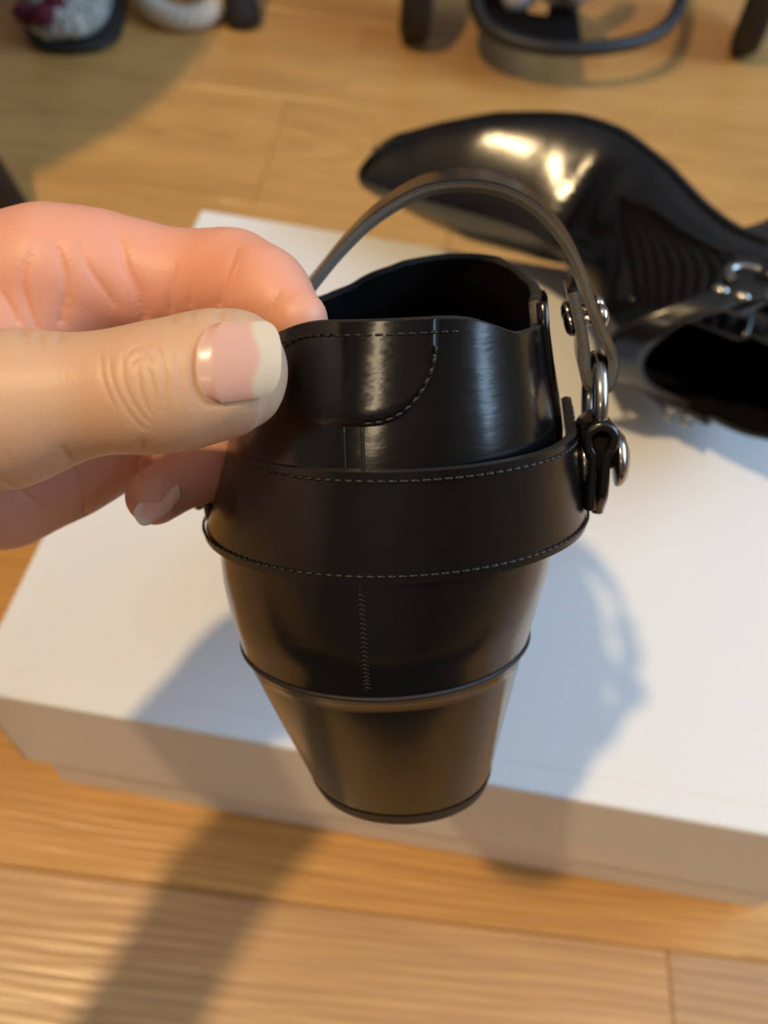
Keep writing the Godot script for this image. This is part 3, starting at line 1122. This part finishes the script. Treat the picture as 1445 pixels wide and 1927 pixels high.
func room():
	var fl = struct("floor", box_mesh(Vector3(-2.1, -0.12, -2.9), Vector3(4.2, 0.10, 6.4), 0.002), M.rubber)
	# planks run along x; a joint of the nearest row is at x = 0.164
	rng.seed = 11
	var z := -0.0767
	var rows := []
	var wide := 0.185
	var a := z
	while a < 3.4: rows.append(a); a += wide
	a = z - wide
	while a > -2.9: rows.append(a); a -= wide
	for r in rows.size():
		var z0: float = rows[r]
		var x := 0.1643 - 1.30 * 2 if r == 0 else -2.1 - rng.randf() * 1.2
		while x < 2.1:
			var x0 := maxf(x, -2.1)
			var x1 := minf(x + 1.30, 2.1)
			if x1 - x0 > 0.02:
				var s := Shape.new()
				block(s, Vector3(x0 + 0.0002, -0.02, z0 + 0.0002), Vector3(x1 - x0 - 0.0004, 0, 0), Vector3(0, 0.02, 0), Vector3(0, 0, wide - 0.0004), 0.0007)
				var u0 := rng.randf()
				for i in s.v.size():
					s.uv[i] = Vector2(u0 + (s.v[i].x - x0) / 1.1, clampf((s.v[i].z - z0) / wide, 0.002, 0.998))
				var k := rng.randi() % 5
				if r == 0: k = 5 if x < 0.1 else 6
				if r > 8 and z0 < -0.6 and z0 > -0.95: k = 1
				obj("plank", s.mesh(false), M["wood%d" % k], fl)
			x += 1.30
	var rug := Shape.new()  # unseen dark sheet added to cut warm floor bounce and darken heel reflections
	block(rug, Vector3(-0.75, 0.0, 0.24), Vector3(1.7, 0, 0), Vector3(0, 0.009, 0), Vector3(0, 0, 1.25), 0.004)
	tag(obj("rug", rug.mesh(false), M.rug, self), "dark sheet added out of view in front of the box to cut floor bounce", "rug")
	struct("ceiling", box_mesh(Vector3(-2.2, 2.5, -3.0), Vector3(4.4, 0.12, 6.6)), M.ceiling)
	struct("wall_left", box_mesh(Vector3(-2.22, -0.1, -3.0), Vector3(0.12, 2.6, 6.6)), M.wall)
	struct("wall_far", box_mesh(Vector3(-2.1, -0.1, -3.02), Vector3(4.2, 2.6, 0.12)), M.wall)
	struct("wall_near", box_mesh(Vector3(-2.1, -0.1, 3.45), Vector3(4.2, 2.6, 0.12)), M.wall)
	# right wall with the window
	var s := Shape.new()
	var X := Vector3(0.12, 0, 0)
	block(s, Vector3(2.1, -0.1, -3.0), X, Vector3(0, 2.6, 0), Vector3(0, 0, 1.35), 0.002)
	block(s, Vector3(2.1, -0.1, 0.55), X, Vector3(0, 2.6, 0), Vector3(0, 0, 3.05), 0.002)
	block(s, Vector3(2.1, -0.1, -1.65), X, Vector3(0, 0.95, 0), Vector3(0, 0, 2.2), 0.002)
	block(s, Vector3(2.1, 2.25, -1.65), X, Vector3(0, 0.25, 0), Vector3(0, 0, 2.2), 0.002)
	struct("wall_right", s.mesh(false), M.wall)
	s = Shape.new()
	for zz in [-1.65, -0.575, 0.5]: block(s, Vector3(2.13, 0.85, zz), Vector3(0.05, 0, 0), Vector3(0, 1.4, 0), Vector3(0, 0, 0.05), 0.003)
	for yy in [0.85, 2.20]: block(s, Vector3(2.13, yy, -1.65), Vector3(0.05, 0, 0), Vector3(0, 0.05, 0), Vector3(0, 0, 2.2), 0.003)
	var w = struct("window_1", s.mesh(false), M.ceiling)
	obj("pane", box_mesh(Vector3(2.15, 0.89, -1.61), Vector3(0.006, 1.32, 1.04), 0.001), M.glass, w)
	obj("pane", box_mesh(Vector3(2.15, 0.89, -0.535), Vector3(0.006, 1.32, 1.04), 0.001), M.glass, w)
	for q in [["baseboard_left", Vector3(-2.1, 0, -2.9), Vector3(0.015, 0.08, 6.35)], ["baseboard_right", Vector3(2.085, 0, -2.9), Vector3(0.015, 0.08, 6.35)], ["baseboard_far", Vector3(-2.085, 0, -2.9), Vector3(4.17, 0.08, 0.015)]]:
		struct(q[0], box_mesh(q[1], q[2], 0.003), M.ceiling)

func pendant():
	var at := LAMP
	var o := thing("pendant_lamp", "small round glowing lamp hanging on a cord from the ceiling", "lamp", Transform3D(Basis(), at))
	var s := Shape.new()
	blob(s, Vector3.ZERO, Vector3.ONE * 0.05)
	obj("bulb", s.mesh(), M.bulb, o)
	s = Shape.new()
	tube(s, [Vector3(0, 0.045, 0), Vector3(0, 0.10, 0)], 0.018, 12)
	tube(s, [Vector3(0, 0.10, 0), Vector3(0, 2.5 - at.y, 0)], 0.003, 8)
	obj("cord", s.mesh(), M.black_metal, o)
	s = Shape.new()
	lathe(s, [[0.02, 0.085], [0.05, 0.08], [0.09, 0.055], [0.105, 0.01], [0.102, 0.01], [0.086, 0.052], [0.05, 0.075], [0.02, 0.08], [0.02, 0.085]], Vector3.ZERO, Vector3.UP, 40)
	obj("shade", s.mesh(), M.black_metal, o)  # dome added to keep the bulb light off the ceiling
	glow(o, Vector3.ZERO, KEY, 0.045, col(1.0, 0.71, 0.37))

func glow(parent, at: Vector3, energy: float, size: float, tint: Color):
	var l := OmniLight3D.new()
	l.name = "bulb_light"
	l.position = at
	l.light_color = tint
	l.light_energy = energy
	l.light_size = size
	l.omni_range = 12.0
	l.omni_attenuation = 2.0
	l.shadow_enabled = true
	parent.add_child(l, true)

func table_lamp():
	var o := thing("floor_lamp", "slim black floor lamp with a small glowing bulb", "lamp", Transform3D(Basis(), Vector3(-0.42, 0, 1.55)))
	var s := Shape.new()
	lathe(s, [[0, 0], [0.12, 0], [0.125, 0.008], [0.11, 0.016], [0.012, 0.02], [0.009, 0.04], [0.009, 1.435], [0.02, 1.445], [0.022, 1.475], [0, 1.48]], Vector3.ZERO, Vector3.UP, 32)
	obj("stand", s.mesh(), M.black_metal, o)
	s = Shape.new()
	blob(s, Vector3(0, 1.52, 0), Vector3.ONE * 0.05)
	obj("bulb", s.mesh(), M.bulb, o)
	glow(o, Vector3(0, 1.52, 0), 0.22, 0.05, col(1.0, 0.78, 0.52))

# ------------------------------------------------------------------ things at the far edge

func stool():
	var c := Vector3(-0.72, 0, -0.66)
	var o := thing("stool", "round stool with splayed black legs at the left", "stool", Transform3D(Basis(), c))
	var s := Shape.new()
	lathe(s, [[0, 0.455], [0.365, 0.455], [0.375, 0.462], [0.38, 0.475], [0.375, 0.488], [0.365, 0.495], [0, 0.495]], Vector3.ZERO, Vector3.UP, 48)
	obj("seat", s.mesh(), M.black_metal, o)
	for k in 4:
		var g := 0.2425 + TAU * k / 4
		var d := Vector3(cos(g), 0, sin(g))
		s = Shape.new()
		tube(s, [d * 0.24 + Vector3(0, 0.46, 0), d * 0.30 + Vector3(0, 0.25, 0), d * 0.404 + Vector3(0, 0.001, 0)], 0.016, 12, false, [0.018, 0.016, 0.013])
		obj("leg", s.mesh(), M.black_metal, o)

func far_things():
	# slipper
	var p := Vector3(-0.388, 0, -0.852)
	var t := Transform3D(Basis(Vector3.UP, 0.25), p)
	var o := thing("slipper", "grey knitted slipper with a dark red pattern and dark sole", "slipper", t)
	var s := Shape.new()
	blob(s, Vector3(0, 0.024, -0.098), Vector3(0.049, 0.026, 0.11), Basis(), 0.10, 4, 0.85)
	obj("upper", s.mesh(), M.knit, o)
	s = Shape.new()
	blob(s, Vector3(0.008, 0.007, -0.098), Vector3(0.052, 0.007, 0.113), Basis(), 0.03, 5, 0.6)
	obj("sole", s.mesh(), M.rubber, o)
	for q in [[-0.014, 0.037, 0.000, 0.014], [-0.031, 0.034, -0.010, 0.013], [-0.002, 0.042, -0.014, 0.011]]:
		s = Shape.new()
		blob(s, Vector3(q[0], q[1] - 0.002, q[2]), Vector3(q[3], 0.010, q[3] * 0.9), Basis(), 0.4, 8)
		obj("pattern_patch", s.mesh(), M.magenta, o)
	# twisted rope
	s = Shape.new()
	var line := curve_points([Vector3(-0.40, 0.0135, -1.10), Vector3(-0.355, 0.03, -1.01), Vector3(-0.325, 0.018, -0.945), Vector3(-0.298, 0.0135, -0.925), Vector3(-0.270, 0.0135, -0.928), Vector3(-0.254, 0.016, -0.955), Vector3(-0.247, 0.025, -1.00), Vector3(-0.24, 0.0135, -1.08)], 16)
	for k in 3:
		var strand := []
		for i in line.size():
			var tn: Vector3 = (line[min(i + 1, line.size() - 1)] - line[max(i - 1, 0)]).normalized()
			var a := tn.cross(Vector3.UP).normalized()
			var b := a.cross(tn)
			var g := TAU * k / 3 + i * 0.42
			strand.append(line[i] + (a * cos(g) + b * sin(g)) * 0.0058)
		tube(s, strand, 0.0072, 8)
	tag(obj("rope", s.mesh(), M.rope, self), "thick white twisted rope curving over the floor beside the slipper", "rope")
	# black rubber foot
	o = thing("walking_stick", "black rubber foot of a stick standing at the end of the rope", "stick", Transform3D(Basis(), Vector3(-0.222, 0, -0.952)))
	s = Shape.new()
	lathe(s, [[0, 0.0], [0.016, 0.0], [0.0195, 0.004], [0.020, 0.012], [0.0175, 0.03], [0.014, 0.055], [0, 0.056]], Vector3.ZERO, Vector3(-0.15, 1, -0.25), 24)
	obj("rubber_tip", s.mesh(), M.tyre, o)
	s = Shape.new()
	tube(s, [Vector3(-0.006, 0.05, -0.012), Vector3(-0.105, 0.70, -0.175)], 0.009, 12)
	obj("shaft", s.mesh(), M.black_metal, o)
	# stroller
	var c := Vector3(0.15, 0, -1.07)
	o = thing("stroller", "dark pushchair on black wheels with a low luggage basket", "stroller", Transform3D(Basis(), c))
	for q in [[-0.184, 0.085, 0.03], [0.202, 0.02, -0.33], [-0.21, -0.42, 0.0], [0.24, -0.42, 0.0]]:
		var R := 0.075
		s = Shape.new()
		var ax := Vector3(cos(q[2]), 0, -sin(q[2]))
		lathe(s, [[R - 0.022, -0.013], [R - 0.006, -0.0165], [R - 0.001, -0.010], [R, 0.0], [R - 0.001, 0.010], [R - 0.006, 0.0165], [R - 0.022, 0.013], [R - 0.022, -0.013]], Vector3(q[0], R, q[1]), ax, 40)
		var wl := obj("wheel", s.mesh(), M.tyre, o)
		s = Shape.new()
		lathe(s, [[0, -0.012], [0.014, -0.012], [0.016, -0.008], [R - 0.021, -0.006], [R - 0.021, 0.006], [0.016, 0.008], [0.014, 0.012], [0, 0.012]], Vector3(q[0], R, q[1]), ax, 32)
		obj("hub", s.mesh(), M.black_metal, wl)
		s = Shape.new()
		lathe(s, [[0, -0.020], [0.010, -0.019], [0.012, -0.014], [0.012, 0.014], [0.010, 0.019], [0, 0.020]], Vector3(q[0], R, q[1]), ax, 20)
		obj("axle_cap", s.mesh(), M.steel, wl)
		for e in [-1.0, 1.0]:
			s = Shape.new()
			tube(s, curve_points([Vector3(q[0], R, q[1]) + ax * 0.021 * e, Vector3(q[0], R + 0.07, q[1] - 0.02) + ax * 0.021 * e, Vector3(q[0], R + 0.10, q[1] - 0.03)], 5), 0.006, 10)
			obj("fork_blade", s.mesh(), M.black_metal, o)
		s = Shape.new()
		tube(s, [Vector3(q[0], R + 0.09, q[1] - 0.03), Vector3(q[0] * 0.9, 0.30, q[1] - 0.06)], 0.011, 12)
		obj("fork", s.mesh(), M.black_metal, o)
	s = Shape.new()
	tube(s, curve_points([Vector3(-0.21, 0.28, -0.42), Vector3(-0.17, 0.29, 0.05), Vector3(-0.10, 0.42, 0.02), Vector3(0.0, 0.52, -0.15), Vector3(0.12, 0.42, 0.0), Vector3(0.165, 0.29, 0.0), Vector3(0.24, 0.28, -0.42)], 8), 0.011, 12)
	obj("frame", s.mesh(), M.black_metal, o)
	# low basket: a bent front rail, a floor, two posts
	s = Shape.new()
	tube(s, mm_off(curve_points([Vector3(0.020, 0.12, -1.02), Vector3(0.022, 0.075, -0.96), Vector3(0.036, 0.052, -0.918), Vector3(0.066, 0.046, -0.896), Vector3(0.112, 0.046, -0.888), Vector3(0.165, 0.048, -0.900), Vector3(0.212, 0.052, -0.926), Vector3(0.240, 0.062, -0.965), Vector3(0.25, 0.09, -1.03), Vector3(0.25, 0.12, -1.10)], 6), c), 0.0075, 10)
	var bas := obj("basket_rail", s.mesh(), M.black_metal, o)
	s = Shape.new()
	s.grid([mm_off([Vector3(0.03, 0.05, -1.10), Vector3(0.03, 0.05, -0.925), Vector3(0.066, 0.046, -0.900), Vector3(0.112, 0.046, -0.892), Vector3(0.142, 0.047, -0.900), Vector3(0.135, 0.05, -1.10)], c), mm_off([Vector3(0.03, 0.053, -1.10), Vector3(0.08, 0.053, -1.0), Vector3(0.085, 0.051, -0.95), Vector3(0.105, 0.051, -0.95), Vector3(0.11, 0.052, -1.0), Vector3(0.135, 0.053, -1.10)], c)])
	obj("basket_floor", s.mesh(), M.lining, bas)
	s = Shape.new()
	tube(s, mm_off([Vector3(0.020, 0.12, -1.02), Vector3(0.0, 0.29, -1.04)], c), 0.006, 10)
	obj("basket_post", s.mesh(), M.black_metal, o)
	s = Shape.new()
	tube(s, mm_off([Vector3(0.25, 0.12, -1.10), Vector3(0.30, 0.285, -1.12)], c), 0.006, 10)
	obj("basket_post", s.mesh(), M.black_metal, o)
	# what lies in the basket
	s = Shape.new()
	blob(s, Vector3(0.118, 0.086, -0.985), Vector3(0.032, 0.036, 0.050), Basis(Vector3.UP, 0.3), 0.3, 3)
	tag(obj("cloth_bundle", s.mesh(), M.grey_cloth, self), "crumpled pale lilac-grey cloth in the middle of the basket", "cloth")
	s = Shape.new()
	blob(s, Vector3(0.165, 0.096, -1.03), Vector3(0.014, 0.042, 0.04), Basis(Vector3.UP, -0.5), 0.3, 13)
	tag(obj("cloth_bundle", s.mesh(), M.white_cloth, self), "off-white folded cloth at the right of the basket", "cloth")
	var rl := thing("towel_roll", "cream rolled towel with a grey band at the left end of the basket", "towel", Transform3D(Basis(), Vector3(0.055, 0.082, -0.985)))
	s = Shape.new()
	var lay := Vector3(-0.55, 0.5, -0.65)
	lathe(s, [[0, -0.05], [0.014, -0.049], [0.021, -0.042], [0.022, 0.0], [0.021, 0.044], [0.016, 0.05], [0.012, 0.047], [0, 0.047]], Vector3.ZERO, lay, 24)
	obj("roll", s.mesh(), M.white_cloth, rl)
	s = Shape.new()
	lathe(s, [[0.0222, -0.008], [0.0232, -0.007], [0.0232, 0.007], [0.0222, 0.008]], Vector3.ZERO, lay, 24)
	obj("band", s.mesh(), M.grey_cloth, rl)

func mm_off(line: Array, c: Vector3) -> Array:
	var out := []
	for p in line: out.append(p - c)
	return out

# ------------------------------------------------------------------

const LAMP := Vector3(-0.68, 2.28, 0.33)
const KEY := 2.95
const ROLL := 1.0

func _ready():
	var cam := Camera3D.new()
	cam.name = "camera"
	cam.transform = Transform3D(Basis(cam_r, cam_u, -cam_f), cam_at)
	var at := CameraAttributesPhysical.new()
	at.frustum_focal_length = 12.0 / (963.5 / FOCAL)
	at.frustum_near = 0.02
	at.frustum_far = 50.0
	at.exposure_aperture = at.frustum_focal_length / 2.0
	at.frustum_focus_distance = 0.137
	cam.attributes = at
	cam.near = 0.02
	add_child(cam)
	cam.current = true
	print("fov ", cam.fov, " wanted ", rad_to_deg(2.0 * atan(963.5 / FOCAL)))
	var env := Environment.new()
	env.background_mode = Environment.BG_COLOR
	env.background_color = col(0.55, 0.72, 1.0)
	env.tonemap_mode = Environment.TONE_MAPPER_LINEAR
	env.tonemap_exposure = 1.0
	env.sdfgi_enabled = true
	env.ssao_enabled = true
	env.ssil_enabled = true
	var we := WorldEnvironment.new()
	we.name = "environment"
	we.environment = env
	add_child(we)
	var day := AreaLight3D.new()
	day.name = "window_light"
	day.area_size = Vector2(2.1, 1.3)
	day.light_color = col(0.48, 0.72, 1.0)
	day.light_energy = 5.9
	day.area_range = 12.0
	day.shadow_enabled = true
	add_child(day)
	day.position = Vector3(2.08, 1.55, -0.55)
	day.rotation.y = PI / 2
	make_materials()
	pendant()
	table_lamp()
	room()
	shoebox()
	boots()
	hand()
	stool()
	far_things()
